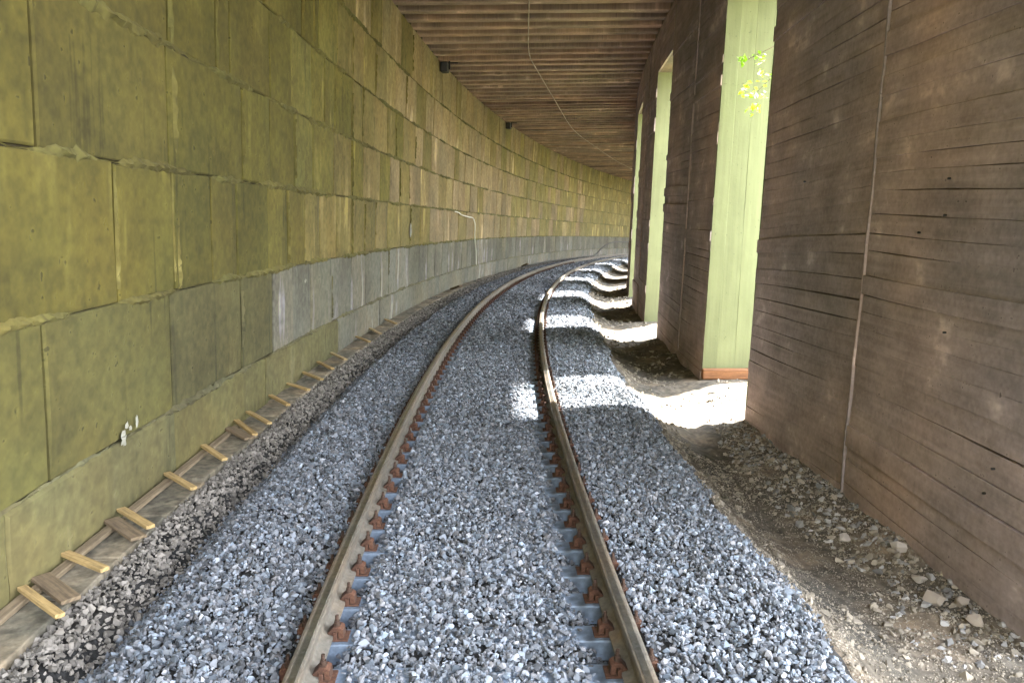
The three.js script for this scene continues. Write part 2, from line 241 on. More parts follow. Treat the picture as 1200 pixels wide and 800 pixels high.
  C.slice(0, 6).forEach((h, c) => {
    for (const [a, b, ds] of [[-12, -4, 0.022], [-4, 4, 0.025], [4, 14, 0.07], [14, 30, 0.12], [30, 60, 0.3]]) mesh('mortar_seam', seam(a, b, ds, (s, q, d) => {
      const n = fb(s * 1.9, c * 9, 31, 4), k = sm(0.30, 0.60, n), j = vn(s * 23, q * 4 + c, 12) - 0.5, w = 0.004 + 0.032 * k * (0.6 + 0.8 * vn(s * 14, c * 3, 6)), pr = (-0.010 + 0.044 * k * (0.35 + vn(s * 19, c * 5 + q * 2.2, 4) + 0.5 * j)) * d;
      return wallMapF(s, h + (fb(s * 1.4, c * 7, 41, 4) - 0.5) * 0.035 + (vn(s * 9, c, 15) - 0.5) * 0.018 + q * w * (0.7 + 0.6 * vn(s * 27, q * 3 + c, 8)), pr);
    }), c === 0 ? M.mortarGrey : M.mortar, W);
  });
  const vseam = (sc, h0, h1, wd, k) => { const P = [], UV = [], hs = steps(h0, h1, 0.022), prof = [[-1, -0.02], [-0.7, 0.4], [-0.2, 1], [0.3, 0.8], [0.8, 0.3], [1, -0.02]]; for (const h of hs) for (const q of prof) { const n = sm(0.25, 0.6, fb(h * 2.4, k, 33, 4)); P.push(...wallMapF(sc + (fb(h * 1.2, k, 43) - 0.5) * 0.05 + q[0] * wd * (0.35 + 0.5 * n + 0.3 * vn(h * 21, k + q[0], 5)), h, q[1] * 0.026 * n * (0.5 + vn(h * 25, k + q[0] * 2, 7)) - 0.002)); UV.push(h, q[0] * 0.05); } return toCreasedNormals(gridGeo(5, hs.length - 1, P, UV, false), 0.9); };
  mesh('mortar_seam', vseam(-3.68, 1.5, 4.4, 0.035, 5), M.mortar, W); mesh('mortar_seam', vseam(-3.66, 4.4, 6.4, 0.03, 8), M.mortar, W);
  for (const [s, h0, h1, k] of [[0.62, 4.4, 5.2, 14], [2.9, 1.5, 6.3, 22]]) mesh('mortar_seam', vseam(s, h0, h1, 0.012, k), M.mortar, W);
  { const rv = rng(77); for (const [c, s0] of list) { if (s0 < -5 || s0 > 9 || rv() > 0.42) continue; const f = rv() * 0.35, e = 1 - rv() * 0.3; mesh('mortar_seam', vseam(s0 + 0.012, lerp(C[c], C[c + 1], f), lerp(C[c], C[c + 1], e), 0.006 + 0.008 * rv(), s0 * 3 + c), c ? M.mortar : M.mortarGrey, W); } }
  // lime blooms
  for (const [s, h, w, t] of [[-4.76, 0.55, 0.045, 0.055], [-4.71, 0.63, 0.025, 0.03], [-4.66, 0.60, 0.02, 0.02], [-4.56, 0.62, 0.018, 0.05], [0.1, 1.27, 0.05, 0.03], [8.1, 1.85, 0.12, 0.16]]) { const P = [], n = 22; P.push(...wallMapF(s, h, 0.042)); for (let i = 0; i <= n; i++) { const a = i / n * Math.PI * 2, q = 0.35 + 1.1 * vn(i % n * 1.7 + s * 5, h * 9, 3); P.push(...wallMapF(s + Math.cos(a) * w * q, h + Math.sin(a) * t * q, 0.03)); } const idx = []; for (let i = 1; i <= n; i++) idx.push(0, i, i + 1); const g = new THREE.BufferGeometry(); g.setAttribute('position', new THREE.Float32BufferAttribute(P, 3)); g.setAttribute('uv', new THREE.Float32BufferAttribute(new Array(P.length / 3 * 2).fill(0).map((_, i) => P[(i >> 1) * 3 + (i & 1)] * 1), 2)); g.setIndex(idx); g.computeVertexNormals(); const o = mesh('lime_bloom', g, M.lime, W); o.userData.label = 'white lime bloom on the block face'; }
}

// ---------------------------------------------------------------- board-marked piers on the open side
const faceR = h => 3.1 + 0.024 * h, PB = 4.4, ROOF = 6.37, SOFFIT = 5.36;
const ord = ['first', 'second', 'third', 'fourth', 'fifth', 'sixth', 'seventh', 'eighth', 'ninth', 'tenth'];
function pier(s0, s1, joints, o) {
  const P = thing('concrete_pier', o.label, 'pier', 'piers on the open side');
  mesh('pier_core', sweep(s0 + 0.03, s1 - 0.03, 0.5, [[3.125, -0.9], [PB, -0.9], [PB, ROOF + 0.2], [3.125 + 0.024 * ROOF, ROOF + 0.2]]), M.pierCore, P);
  const inner = (s, h, d) => pt(s, faceR(h) - d, h), J = [s0, ...joints, s1];
  for (let k = 0; k < J.length - 1; k++) {
    const a = J[k] + (k ? 0.008 : 0), b = J[k + 1] - (k < J.length - 2 ? 0.008 : 0), tilt = o.tilt ? o.tilt[k] : 0, sc = (a + b) / 2; let h = -0.5;
    while (h < 6.25) {
      let nh = Math.min(h + rr(0.11, 0.21) * o.bh, 6.3); if (6.3 - nh < 0.06) nh = 6.3;
      const z = R(), proud = z < 0.6 ? rr(0, 0.0015) : z < 0.85 ? rr(0.002, 0.4 * o.rel) : rr(0.5 * o.rel, o.rel), map = (s, v, d) => inner(s, v + tilt * (s - sc) + 0.012 * Math.sin(s * 1.3 + h * 3), d);
      mesh('board_mark', slab(map, a, b, h + 0.0003, nh - (R() < 0.22 ? rr(0.003, 0.008) : 0.0003), { nx: o.nx || 8, ny: 1, c: 0.003, depth: 0.03, proud, amp: 0.003, ej: 0.0035 }), pick(M.pier), P);
      h = nh;
    }
    if (k) { const jf = (v, dd) => 0; mesh('joint_fin', slab((u, v, d) => inner(J[k] + u + 0.012 * Math.sin(v * 2.1 + 1) + 0.006 * Math.sin(v * 7), v, d), -0.014, 0.012, -0.45, 6.3, { nx: 1, ny: 34, c: 0.004, depth: 0.03, proud: o.rel * 0.8, amp: 0.006, ej: 0.004, swap: true, ou: rr(0, 3) }), M.pier[1], P); }
  }
  for (const [e, sg] of [[s0, -1], [s1, 1]]) {       // end faces towards the openings: upright boards
    if (sg > 0 && o.noFarEnd) continue;
    let u = 3.1 - 0.002; while (u < PB) { let nu = Math.min(u + rr(0.16, 0.34), PB); if (PB - nu < 0.08) nu = PB; const u0 = u;
      mesh('board_mark', slab((a, h, d) => pt(e + sg * d, a + (u0 < 3.12 ? 0.024 * h : 0.024 * h * (PB - a) / 1.3), h), u, nu - rr(0.002, 0.006), -0.5, 6.3, { nx: 1, ny: 10, c: 0.003, depth: 0.035, proud: rr(0, 0.005), amp: 0.0006, ej: 0.003, crease: 0.2, ou: rr(0, 4), ov: rr(0, 4), swap: true }), pick(M.jamb), P);
      u = nu; }
  }
  return P;
}
const PIERS = [[-13, -11.4], [-6.3, -1.1], [1.15, 5.6], [7.95, 12.0], [14.5, 18.7], [21.2, 25.4], [27.9, 32.1], [34.6, 38.8], [41.3, 45.5], [48.0, 52.2], [54.7, 58.9]];
pier(...PIERS[0], [], { label: 'short board-marked pier at the entrance, behind the viewpoint', bh: 3, rel: 0.012, nx: 3 });
const p1 = pier(...PIERS[1], [-3.82], { label: 'nearest and largest brown board-marked concrete pier with a vertical joint', bh: 1, rel: 0.022, tilt: [0.018, -0.033], nx: 16 });
const p2 = pier(...PIERS[2], [3.0], { label: 'second board-marked pier, its pale end face above an orange timber', bh: 0.9, rel: 0.03, tilt: [0.01, 0.02] });
pier(...PIERS[3], [9.8], { label: 'third board-marked pier along, with narrow cream end face lit', bh: 1, rel: 0.03, tilt: [0.02, 0.02] });
pier(...PIERS[4], [16.4], { label: 'fourth pier along, just a pale sliver past the third', bh: 1.6, rel: 0.03 });
for (let i = 5; i < 11; i++) pier(...PIERS[i], [], { label: ord[i - 1] + ' pier along, hidden beyond the curve of the gallery', bh: 3, rel: 0.03, nx: 3 });
{
  const T = thing('tunnel_wall', 'solid concrete wall closing the open side beyond the last pier', 'wall');
  mesh('wall_core', sweep(61.4, 82, 1, rect(3.12, PB, -0.9, ROOF + 0.2)), M.pierCore, T);
  mesh('end_face', slab((a, h, d) => pt(61.4 - d, a, h), 3.12, PB, -0.5, 6.3, { nx: 2, ny: 4, depth: 0.05, proud: 0.02 }), M.jamb[0], T);
  // small marks on the nearest piers
  const hole = (P, s, h, r) => { const g = new THREE.CylinderGeometry(r, r * 0.8, 0.02, 9); g.rotateZ(Math.PI / 2); g.translate(...pt(s, faceR(h) - 0.012, h)); const m = mesh('tie_hole', g, M.black, P); m.userData.label = 'dark formwork tie hole'; };
  for (const [s, h] of [[-4.9, 2.36], [-4.9, 2.12], [-2.4, 2.46], [-5.05, 1.35], [-4.6, 2.0], [-5.7, 0.62], [-5.65, 0.45]]) hole(p1, s, h, 0.008);
  for (const [s, h, dw, dh] of [[-5.04, 1.02, 0.005, 0.11], [-5.075, 1.0, 0.011, 0.075], [-5.19, 1.0, 0.010, 0.09], [-5.215, 0.96, 0.006, 0.05], [-5.75, 1.53, 0.012, 0.012]]) { const g = slab((u, v, d) => pt(s + u + 0.3 * dh * (v * v) / 0.02 * 0.1, faceR(h + v) - d - 0.003, h + v), -dw, dw, -dh, dh, { nx: 1, ny: 9, c: 0.003, depth: 0.012, proud: 0.003, ej: 0.006, amp: 0.0005 }); mesh('chalk_mark', g, M.scuff, p1).userData.label = 'white scuff on the concrete'; }
}
// lintels over the openings
const OPEN = []; for (let i = 0; i < PIERS.length; i++) OPEN.push([PIERS[i][1], i + 1 < PIERS.length ? PIERS[i + 1][0] : 61.4]);
OPEN.forEach(([a, b], i) => {
  const T = thing('lintel_beam', `concrete lintel bridging ${['the wide entrance bay behind', 'the first opening after', 'the second opening between', 'the third opening between', 'the fourth opening between', 'the fifth opening between', 'the sixth opening between', 'the seventh opening between', 'the eighth opening between', 'the ninth opening between', 'the last opening past'][i]} the piers`, 'lintel', 'lintels over the openings');
  mesh('lintel_core', sweep(a, b, 0.4, [[3.135 + 0.024 * SOFFIT, SOFFIT], [PB, SOFFIT], [PB, ROOF + 0.2], [3.135 + 0.024 * ROOF, ROOF + 0.2]]), M.pierCore, T);
  let h = SOFFIT; while (h < 6.25) { const nh = Math.min(h + rr(0.14, 0.22), 6.3); mesh('board_mark', slab((s, v, d) => pt(s, faceR(v) - d, v), a, b, h + 0.001, nh - 0.003, { nx: 4, ny: 1, c: 0.005, depth: 0.03, proud: rr(0, 0.02), amp: 0.003, ou: rr(0, 9) }), pick(M.pier), T); h = nh; if (6.3 - h < 0.05) break; }
});

// ---------------------------------------------------------------- roof of cross beams
{
  const T = thing('gallery_roof', 'concrete roof carried on closely spaced brown cross beams', 'roof');
  mesh('roof_slab', sweep(-13, 82, 0.7, rect(-2.9, 4.75, ROOF + 0.28, ROOF + 0.62)), M.slab, T);
  let s = -12.8; while (s < 64) {
    const w = rr(0.105, 0.13), hh = ROOF + rr(-0.015, 0.02), t = rr(-0.012, 0.012);
    mesh('cross_beam', slab((o, v, d) => pt(s + t * o + v, o, hh - d), -2.42, 3.3, -w, w, { nx: 6, ny: 1, c: 0.018, depth: 0.29, proud: 0, amp: 0.006, ej: 0.008, ou: rr(0, 6), ov: rr(0, 3) }), R() < 0.12 ? M.beam[3] : M.beam[Math.floor(R() * 3)], T);
    s += rr(0.66, 0.70);
  }
  tag(mesh('ceiling_cable', mergeGeometries([tube([[-12.9, 0.5, 6.33], [-4, 0.5, 6.32], [1, 0.47, 6.33], [5.1, 0.45, 6.32], [8, 0.33, 6.33], [10.7, 0.2, 6.32], [13, 0.28, 6.33], [17.8, 0.42, 6.32], [24.8, 0.34, 6.33], [27.7, 0.36, 6.32], [34, 0.5, 6.33], [42, 0.48, 6.33], [50, 0.45, 6.33]], 0.015, 200, 6)]), M.cable), 'thin pale cable pinned lengthwise under the roof beams', 'cable');
  for (const [s0, k] of [[11.6, 'nearer'], [23.6, 'farther']]) {
    const B = thing('junction_box', `${k} of two black boxes where the block wall meets the roof`, 'box', 'black boxes under the roof');
    const at = (g, ds, o, h) => { g.rotateY(-heading(s0)); g.translate(...pt(s0 + ds, o, h)); return g; };
    mesh('housing', at(new RoundedBoxGeometry(0.2, 0.26, 0.3, 2, 0.03), 0, -2.18, 6.22), M.black, B);
    mesh('bracket', at(new RoundedBoxGeometry(0.46, 0.03, 0.05, 1, 0.01), 0.05, -2.05, 6.345), M.black, B);
    mesh('bracket', at(new RoundedBoxGeometry(0.04, 0.22, 0.04, 1, 0.01), -0.14, -2.02, 6.25), M.black, B);
  }
}

// ---------------------------------------------------------------- rails
const headP = [[-0.034, 0.122], [-0.036, 0.146], [-0.032, 0.155], [-0.02, 0.1595], [0, 0.1605], [0.02, 0.1595], [0.032, 0.155], [0.036, 0.146], [0.034, 0.122], [0.011, 0.114], [-0.011, 0.114]];
const footP = [[-0.065, 0], [0.065, 0], [0.065, 0.010], [0.028, 0.021], [0.013, 0.032], [0.009, 0.07], [0.011, 0.113], [-0.011, 0.113], [-0.009, 0.07], [-0.013, 0.032], [-0.028, 0.021], [-0.065, 0.010]];
for (const [c, label] of [[-0.7525, 'rust-brown outer running rail nearer the block wall'], [0.7525, 'rust-brown inner running rail nearer the piers']]) {
  const T = thing('rail', label, 'rail', 'running rails'), ss = [...steps(-14, 12, 0.3), ...steps(12.6, 82, 0.8)];
  mesh('rail_foot', sweep(0, 0, 0, footP.map(q => [q[0] + c, q[1] + 0.0125]), { ss, crease: 0.5 }), M.railFoot, T);
  const hd = mesh('rail_head', sweep(0, 0, 0, headP.map(q => [q[0] + c, q[1] + 0.0125]), { ss, crease: 0.3 }), M.railHead, T), b0 = c + (c < 0 ? 0.006 : -0.006);
  mesh('running_band', sweep(0, 0, 0, [[b0 - 0.017, 0.171], [b0 + 0.017, 0.171], [b0 + 0.015, 0.1738], [b0 - 0.015, 0.1738]], { ss, crease: 0.3 }), M.band, hd);
}
// ---------------------------------------------------------------- steel sleepers with plates, clamps and bolts
{
  const bodySh = new THREE.Shape([[-0.084, -0.10], [-0.078, -0.006], [-0.072, 0], [0.072, 0], [0.078, -0.006], [0.084, -0.10]].map(q => new THREE.Vector2(...q)));
  const body = new THREE.ExtrudeGeometry(bodySh, { depth: 2.4, bevelEnabled: false }); body.translate(0, 0, -1.2); body.rotateY(Math.PI / 2);
  const plate = new RoundedBoxGeometry(0.33, 0.011, 0.115, 1, 0.003); plate.translate(0, 0.0062, 0);
  const ribs = [-1, 1].map(q => { const g = new RoundedBoxGeometry(0.022, 0.045, 0.11, 1, 0.004); g.translate(q * 0.088, 0.03, 0); return g; });
  const plateG = mergeGeometries([plate, ...ribs]);
  const clSh = new THREE.Shape([[0.045, 0.026], [0.075, 0.026], [0.082, 0.05], [0.104, 0.052], [0.108, 0.013], [0.135, 0.013], [0.132, 0.062], [0.115, 0.074], [0.075, 0.072], [0.045, 0.042]].map(q => new THREE.Vector2(...q)));
  const clamp0 = new THREE.ExtrudeGeometry(clSh, { depth: 0.066, bevelEnabled: true, bevelSize: 0.003, bevelThickness: 0.003, bevelSegments: 1 }); clamp0.translate(0, 0, -0.033);
  const bolt0 = mergeGeometries([new THREE.CylinderGeometry(0.022, 0.022, 0.006, 12).translate(0.094, 0.079, 0), new THREE.CylinderGeometry(0.0185, 0.0185, 0.022, 6).translate(0.094, 0.093, 0), new THREE.CylinderGeometry(0.011, 0.011, 0.045, 8).translate(0.094, 0.115, 0)]);
  for (const g of [plateG, clamp0, bolt0]) g.scale(0.84, 0.85, 0.85);
  const mir = g => { const q = g.clone(); q.rotateY(Math.PI); return q; }, clamp1 = mir(clamp0), bolt1 = mir(bolt0);
  const whole = mergeGeometries([plateG, clamp0, clamp1, bolt0, bolt1].map(g => { const q = g.index ? g.toNonIndexed() : g.clone(); return q; }));
  const W1 = ['', 'first', 'second', 'third', 'fourth', 'fifth', 'sixth', 'seventh', 'eighth', 'ninth', 'tenth', 'eleventh', 'twelfth', 'thirteenth', 'fourteenth', 'fifteenth', 'sixteenth', 'seventeenth', 'eighteenth', 'nineteenth'], W2 = ['', '', 'twenty', 'thirty', 'forty', 'fifty'], nthW = k => k < 20 ? W1[k] : k % 10 ? W2[Math.floor(k / 10)] + '-' + W1[k % 10] : W2[k / 10].replace(/y$/, 'ieth');
  let n = 0, seen = 0;
  for (let s = -13.05; s < 34; s += 0.35) {
    const shown = s > -7.3, nearD = shown && s < 6;
    const T = thing('steel_sleeper', s < -7.3 ? 'pale blue steel sleeper lying behind the viewpoint' : nearD ? `${nthW(++seen)} pale blue steel sleeper with rusty clamps, counted from the bottom edge` : 'small pale steel sleeper in the far stretch of track', 'sleeper', s < -7.3 ? 'sleepers behind the viewpoint' : nearD ? 'sleepers in the near stretch' : 'sleepers in the far stretch');
    T.position.set(...pt(s, 0, 0)); T.rotation.y = -heading(s) + (hsh(n, 3) - 0.5) * 0.02; n++;
    mesh('sleeper_body', body, M.sleeper, T);
    for (const c of [-0.7525, 0.7525]) {
      if (!nearD) { mesh('baseplate', whole, M.rust, T).position.x = c; continue; }
      const b = mesh('baseplate', plateG, M.rust, T); b.position.x = c;
      for (const g of [clamp0, clamp1]) mesh('clamp', g, M.rust, b);
      for (const g of [bolt0, bolt1]) mesh('bolt', g, M.rustDark, b);
    }
  }
}

// ---------------------------------------------------------------- ballast and rubble
function stoneGeo(seed, n, flat) { const r = rng(seed), P = []; for (let i = 0; i < n; i++) { const z = r() * 2 - 1, a = r() * 6.283, q = Math.sqrt(1 - z * z), l = 0.8 + 0.4 * r(); P.push(new THREE.Vector3(q * Math.cos(a) * l, z * l * flat, q * Math.sin(a) * l * 0.85)); } const g = new ConvexGeometry(P); g.deleteAttribute('uv'); return g; }
const stones = [0, 1, 2, 3, 4, 5].map(i => stoneGeo(900 + i, 11 + (i % 3), 0.72 + 0.06 * (i % 3)));
function scatter(name, regions, label) {
  const G = new THREE.Group(); G.name = numbered(name); G.userData.kind = 'stuff'; G.userData.label = label; scene.add(G);
  const lists = stones.map(() => []);
  for (const q of regions) {
    const [s0, s1, o0, o1, dens, r0, r1, place, color] = q, n = Math.round((s1 - s0) * (o1 - o0) * dens);
    for (let i = 0; i < n; i++) { const s = s0 + R() * (s1 - s0), o = o0 + R() * (o1 - o0), y = place(s, o); if (y === null) continue; const k = R(); lists[Math.floor(R() * stones.length)].push([s, o, y, lerp(r0, r1 * 1.15, k * k * k), color(s, o)]); }
  }
  const m4 = new THREE.Matrix4(), qn = new THREE.Quaternion(), e = new THREE.Euler(), sc = new THREE.Vector3();
  lists.forEach((l, k) => { if (!l.length) return; const I = new THREE.InstancedMesh(stones[k], M.stone, l.length); I.name = name + '_stones'; I.castShadow = I.receiveShadow = true; l.forEach((t, i) => { e.set(R() * 6.28, R() * 6.28, R() * 6.28); qn.setFromEuler(e); sc.set(t[3] * rr(0.8, 1.25), t[3] * rr(0.75, 1.1), t[3] * rr(0.8, 1.25)); m4.compose(V(t[0], t[1], t[2]), qn, sc); I.setMatrixAt(i, m4); I.setColorAt(i, t[4]); }); G.add(I); });
  return G;
}
{
  const grey = () => { const k = R(), v = k < 0.08 ? rr(0.28, 0.38) : k < 0.40 ? rr(0.05, 0.11) : rr(0.11, 0.24), w = rr(-0.02, 0.05); const h = rr(-0.05, 0.09); return L(v * (0.86 - w + h), v * 0.96, v * (1.17 + w - h)); };
  const brown = () => { const v = rr(0.06, 0.22); return L(v * 1.06, v * 0.98, v * 0.92); };
  const tan = () => { const v = rr(0.11, 0.24); return L(v * 1.1, v * 0.96, v * 0.8); };
  const nearRail = o => Math.abs(Math.abs(o) - 0.7525) < 0.095;
  const top = (s, o) => nearRail(o) ? null : hb(s, o) + rr(-0.022, 0.008);
  const edgeR = (s, o) => { const lim = 1.86 + (fb(s * 2, 3, 5) - 0.5) * 0.35; return o > lim ? null : top(s, o); };
  scatter('ballast', [
    [-13, -7.2, -1.9, 1.95, 750, 0.018, 0.038, edgeR, grey],
    [-7.2, -3, -1.9, 1.95, 3300, 0.0095, 0.024, edgeR, grey],
    [-3, 2, -1.9, 1.95, 2700, 0.0105, 0.026, edgeR, grey],
    [2, 8, -1.9, 1.95, 1100, 0.017, 0.036, edgeR, grey],
    [8, 18, -1.9, 1.95, 600, 0.022, 0.042, edgeR, grey],
    [18, 50, -1.9, 1.95, 250, 0.03, 0.055, edgeR, grey],
    [50, 80, -1.9, 1.95, 60, 0.04, 0.07, edgeR, grey],
  ], 'grey crushed-stone ballast');
  const gl = (s, o) => hb(s, o) + rr(-0.02, 0.01);
  scatter('gravel', [[-8, 0, -2.21, -1.86, 2600, 0.009, 0.026, gl, brown], [0, 10, -2.23, -1.86, 1300, 0.012, 0.03, gl, brown], [10, 30, -2.45, -1.86, 400, 0.02, 0.04, gl, brown], [30, 70, -2.5, -1.86, 90, 0.03, 0.06, gl, brown]], 'brownish dirty gravel along the wall');
  const patch = (a, b) => (s, o) => fb(s * 1.7 + 3, o * 1.7, 61) + b * sm(2.5, 3.05, o) + a * sm(2.2, 1.9, o) < 0.5 ? null : hb(s, o) + rr(-0.012, 0.006);
  scatter('rubble', [
    [-8.4, -1.2, 1.85, 3.1, 2600, 0.003, 0.013, patch(0.25, 0.2), tan],
    [-7.2, -2.5, 1.8, 3.1, 5200, 0.002, 0.007, (s, o) => hb(s, o) + rr(-0.002, 0.002), tan],
    [-8.4, -1.2, 1.85, 3.1, 260, 0.009, 0.034, patch(0.2, 0.15), tan],
    [-6.3, -1.2, 2.5, 3.12, 600, 0.008, 0.036, patch(0, 0.18), () => { const v = rr(0.1, 0.3); return R() < 0.6 ? L(v, v * 0.98, v) : tan(); }],
    [-1.2, 1.3, 1.9, 5.0, 320, 0.006, 0.03, patch(0.1, 0.05), tan],
    [1.2, 20, 1.9, 3.1, 160, 0.01, 0.045, patch(0.1, 0.05), tan],
  ], 'loose stones and clods on the dirt');
  // single larger stones at the foot of the nearest pier
  const where = [[-4.95, 3.0, 0.055, 'pale rounded stone farthest in along the nearest pier foot'], [-5.3, 2.95, 0.05, 'grey stone second from the pale one at the pier foot'], [-5.62, 2.86, 0.06, 'pale flat stone lying out from the pier foot'], [-5.68, 3.0, 0.045, 'small pink-grey stone tucked against the pier foot'], [-5.9, 2.96, 0.05, 'angular grey stone near the frame edge at the pier foot'], [-4.6, 2.78, 0.045, 'lone brown stone out on the dirt by the pier joint']];
  where.forEach(([s, o, r, label], i) => { const g = stoneGeo(40 + i, 20, 0.85); g.rotateY(i * 1.3); const m = mesh('loose_stone', toCreasedNormals(g, 0.5), std(pick([L(0.30, 0.27, 0.25), L(0.25, 0.215, 0.19), L(0.33, 0.30, 0.285)]))); m.scale.set(r * 1.2, r * 0.9, r); m.position.set(...pt(s, o, hb(s, o) + r * 0.42)); tag(m, label, 'stone', 'stones at the pier foot'); });
}

// ---------------------------------------------------------------- cable trough with covers, planks and battens at the wall foot
function board(name, a, b, w, t, m, label, category, group) {   // a bar from a to b (Vector3), w wide, t thick
  const len = a.distanceTo(b), g = new RoundedBoxGeometry(len, t, w, 1, Math.min(t, w) * 0.14), uv = g.attributes.uv, p = g.attributes.position; for (let i = 0; i < p.count; i++) uv.setXY(i, p.getX(i) + len * 3, p.getZ(i) + p.getY(i) + len); const o = mesh(name, g, m); o.position.copy(a).add(b).multiplyScalar(0.5); const d = b.clone().sub(a).normalize(); o.quaternion.setFromUnitVectors(new THREE.Vector3(1, 0, 0), d); return tag(o, label, category, group);
}
{
  const BT = [[-5.98, -6.26, 0], [-5.55, -5.76, 0], [-4.85, -5.14, 0], [-4.1, -4.4, 0], [-3.35, -3.72, 0], [-2.5, -2.95, 1], [-2.15, -2.55, 0], [-1.4, -1.8, 1], [-0.75, -1.05, 0], [-0.05, -0.45, 0], [0.7, 0.25, 1], [1.45, 0.95, 2], [3.1, 2.6, 0], [4.15, 3.55, 2], [5.5, 4.95, 0]];
  const nth = ['nearest', 'second', 'third', 'fourth', 'fifth', 'sixth', 'seventh', 'eighth', 'ninth', 'tenth', 'eleventh', 'twelfth', 'thirteenth', 'fourteenth', 'fifteenth'];
  BT.forEach(([a, b, m], i) => board('wooden_batten', V(a, -2.455, 0.075), V(b, -2.12 + rr(-0.02, 0.02), 0.062 + rr(-0.006, 0.006)), rr(0.045, 0.06), 0.024, M.timber[m], `${nth[i]} pale wooden batten laid across the trough by the block wall`, 'batten', 'battens along the block wall'));
  for (const [a, b, k] of [[-5.82, -6.08, 'beside the nearest pale batten'], [-5.0, -5.28, 'just before the third pale batten'], [-2.72, -3.05, 'just before the sixth pale batten']]) board('old_board', V(a, -2.45, 0.06), V(b, -2.14, 0.05), 0.1, 0.022, M.timberOld[0], 'dark weathered board lying ' + k, 'board', 'weathered boards along the block wall');
  const PL = [[-6.6, -6.0, -2.42], [-5.95, -5.58, -2.41], [-5.5, -4.95, -2.415], [-4.8, -4.15, -2.42], [-4.05, -3.4, -2.415], [-3.3, -2.6, -2.42]];
  PL.forEach(([a, b, o], i) => board('plank', V(a, o + rr(-0.01, 0.01), 0.035), V(b, o + rr(-0.01, 0.01), 0.035), 0.065, 0.03, M.timberOld[1], `${nth[i]} long grey plank lying end to end along the wall foot`, 'plank', 'planks along the wall foot'));
  const CV = [-8.2, -7.4, -6.62, -5.98, -5.5, -4.82, -4.1, -3.4, -2.7, -2.1, -1.45, -0.8, -0.1, 0.65, 1.4, 2.2, 3.0, 3.9, 4.9, 5.9, 7, 8.2, 9.5, 11, 12.6, 14.4, 16.4, 18.6, 21];
  for (let i = 0; i < CV.length - 1; i++) { const y = rr(0.005, 0.022), t = rr(-0.02, 0.02); const g = slab((s, o, d) => pt(s + t * o, o, y + d + t * (s - CV[i]) * 0.6), CV[i] + 0.012, CV[i + 1] - 0.012, -2.47, -2.17 + rr(-0.02, 0.015), { nx: 2, ny: 1, c: 0.008, depth: 0.05, amp: 0.003, ej: 0.008, ou: rr(0, 3), ov: rr(0, 3) }); tag(mesh('cover_slab', g, pick(M.cover)), 'dusty trough cover slab at the foot of the block wall', 'slab', 'trough covers'); }
  // splintered sticks lying farther along
  for (const [s, k] of [[13.2, 'near the white pipe'], [27.8, 'far along where the black cable starts']]) board('dark_stick', V(s, -2.32, 0.06), V(s - 0.5, -1.95, 0.2), 0.1, 0.06, M.timberOld[0], 'dark broken timber propped at the wall foot ' + k, 'timber', 'broken timbers');
}
tag(mesh('white_pipe', tube([[14.2, -2.385, 2.41], [14.7, -2.36, 2.38], [15.2, -2.37, 2.32], [16.4, -2.36, 2.27], [17.4, -2.37, 2.2], [17.6, -2.36, 2.0], [17.65, -2.385, 1.65], [17.9, -2.39, 1.1], [18.15, -2.42, 0.56]], 0.017, 60, 6), M.white), 'thin white pipe bent down the face of the block wall', 'pipe');
tag(mesh('ground_cable', tube([[27.5, -2.25, 0.03], [33, -2.32, 0.04], [39, -2.3, 0.03], [45, -2.36, 0.05], [49, -2.38, 0.12], [51, -2.4, 0.55], [54, -2.39, 1.0], [60, -2.38, 1.05], [70, -2.38, 1.05]], 0.04, 120, 6), M.black), 'black cable along the far wall foot that climbs the blocks', 'cable');
board('timber_sill', V(1.07, 3.08, -0.12), V(1.03, 4.3, -0.1), 0.12, 0.15, M.timberOrange, 'orange-brown timber lying at the foot of the pale end face', 'timber');

// ---------------------------------------------------------------- greenery outside the openings
function leafMesh(name, centres, per, spread, size, mat, parent, seed) {
  const r = rng(seed), P = [], idx = []; const a = new THREE.Vector3(), b = new THREE.Vector3(), n = new THREE.Vector3();
  for (const c of centres) for (let i = 0; i < per; i++) {
    let x, y, z; do { x = r() * 2 - 1; y = r() * 2 - 1; z = r() * 2 - 1; } while (x * x + y * y + z * z > 1);
    const q = new THREE.Vector3(c[0] + x * spread * c[3], c[1] + y * spread * c[3] * 0.8, c[2] + z * spread * c[3]), l = size * (0.6 + 0.8 * r());
    a.set(r() - 0.5, r() - 0.5, r() - 0.5).normalize(); n.set(r() - 0.5, r() * 0.9, r() - 0.5).normalize(); b.crossVectors(n, a).normalize(); a.crossVectors(b, n).normalize();
    const k = P.length / 3, put = (u, v, w) => P.push(q.x + a.x * u * l + b.x * v * l + n.x * w * l, q.y + a.y * u * l + b.y * v * l + n.y * w * l, q.z + a.z * u * l + b.z * v * l + n.z * w * l);
    put(-0.5, 0, 0); put(-0.05, 0.28, 0.06); put(0.5, 0, -0.06); put(-0.05, -0.28, 0.06); idx.push(k, k + 1, k + 2, k, k + 2, k + 3);
  }
  const g = new THREE.BufferGeometry(); g.setAttribute('position', new THREE.Float32BufferAttribute(P, 3)); g.setIndex(idx); g.computeVertexNormals(); return mesh(name, g, mat, parent);
}
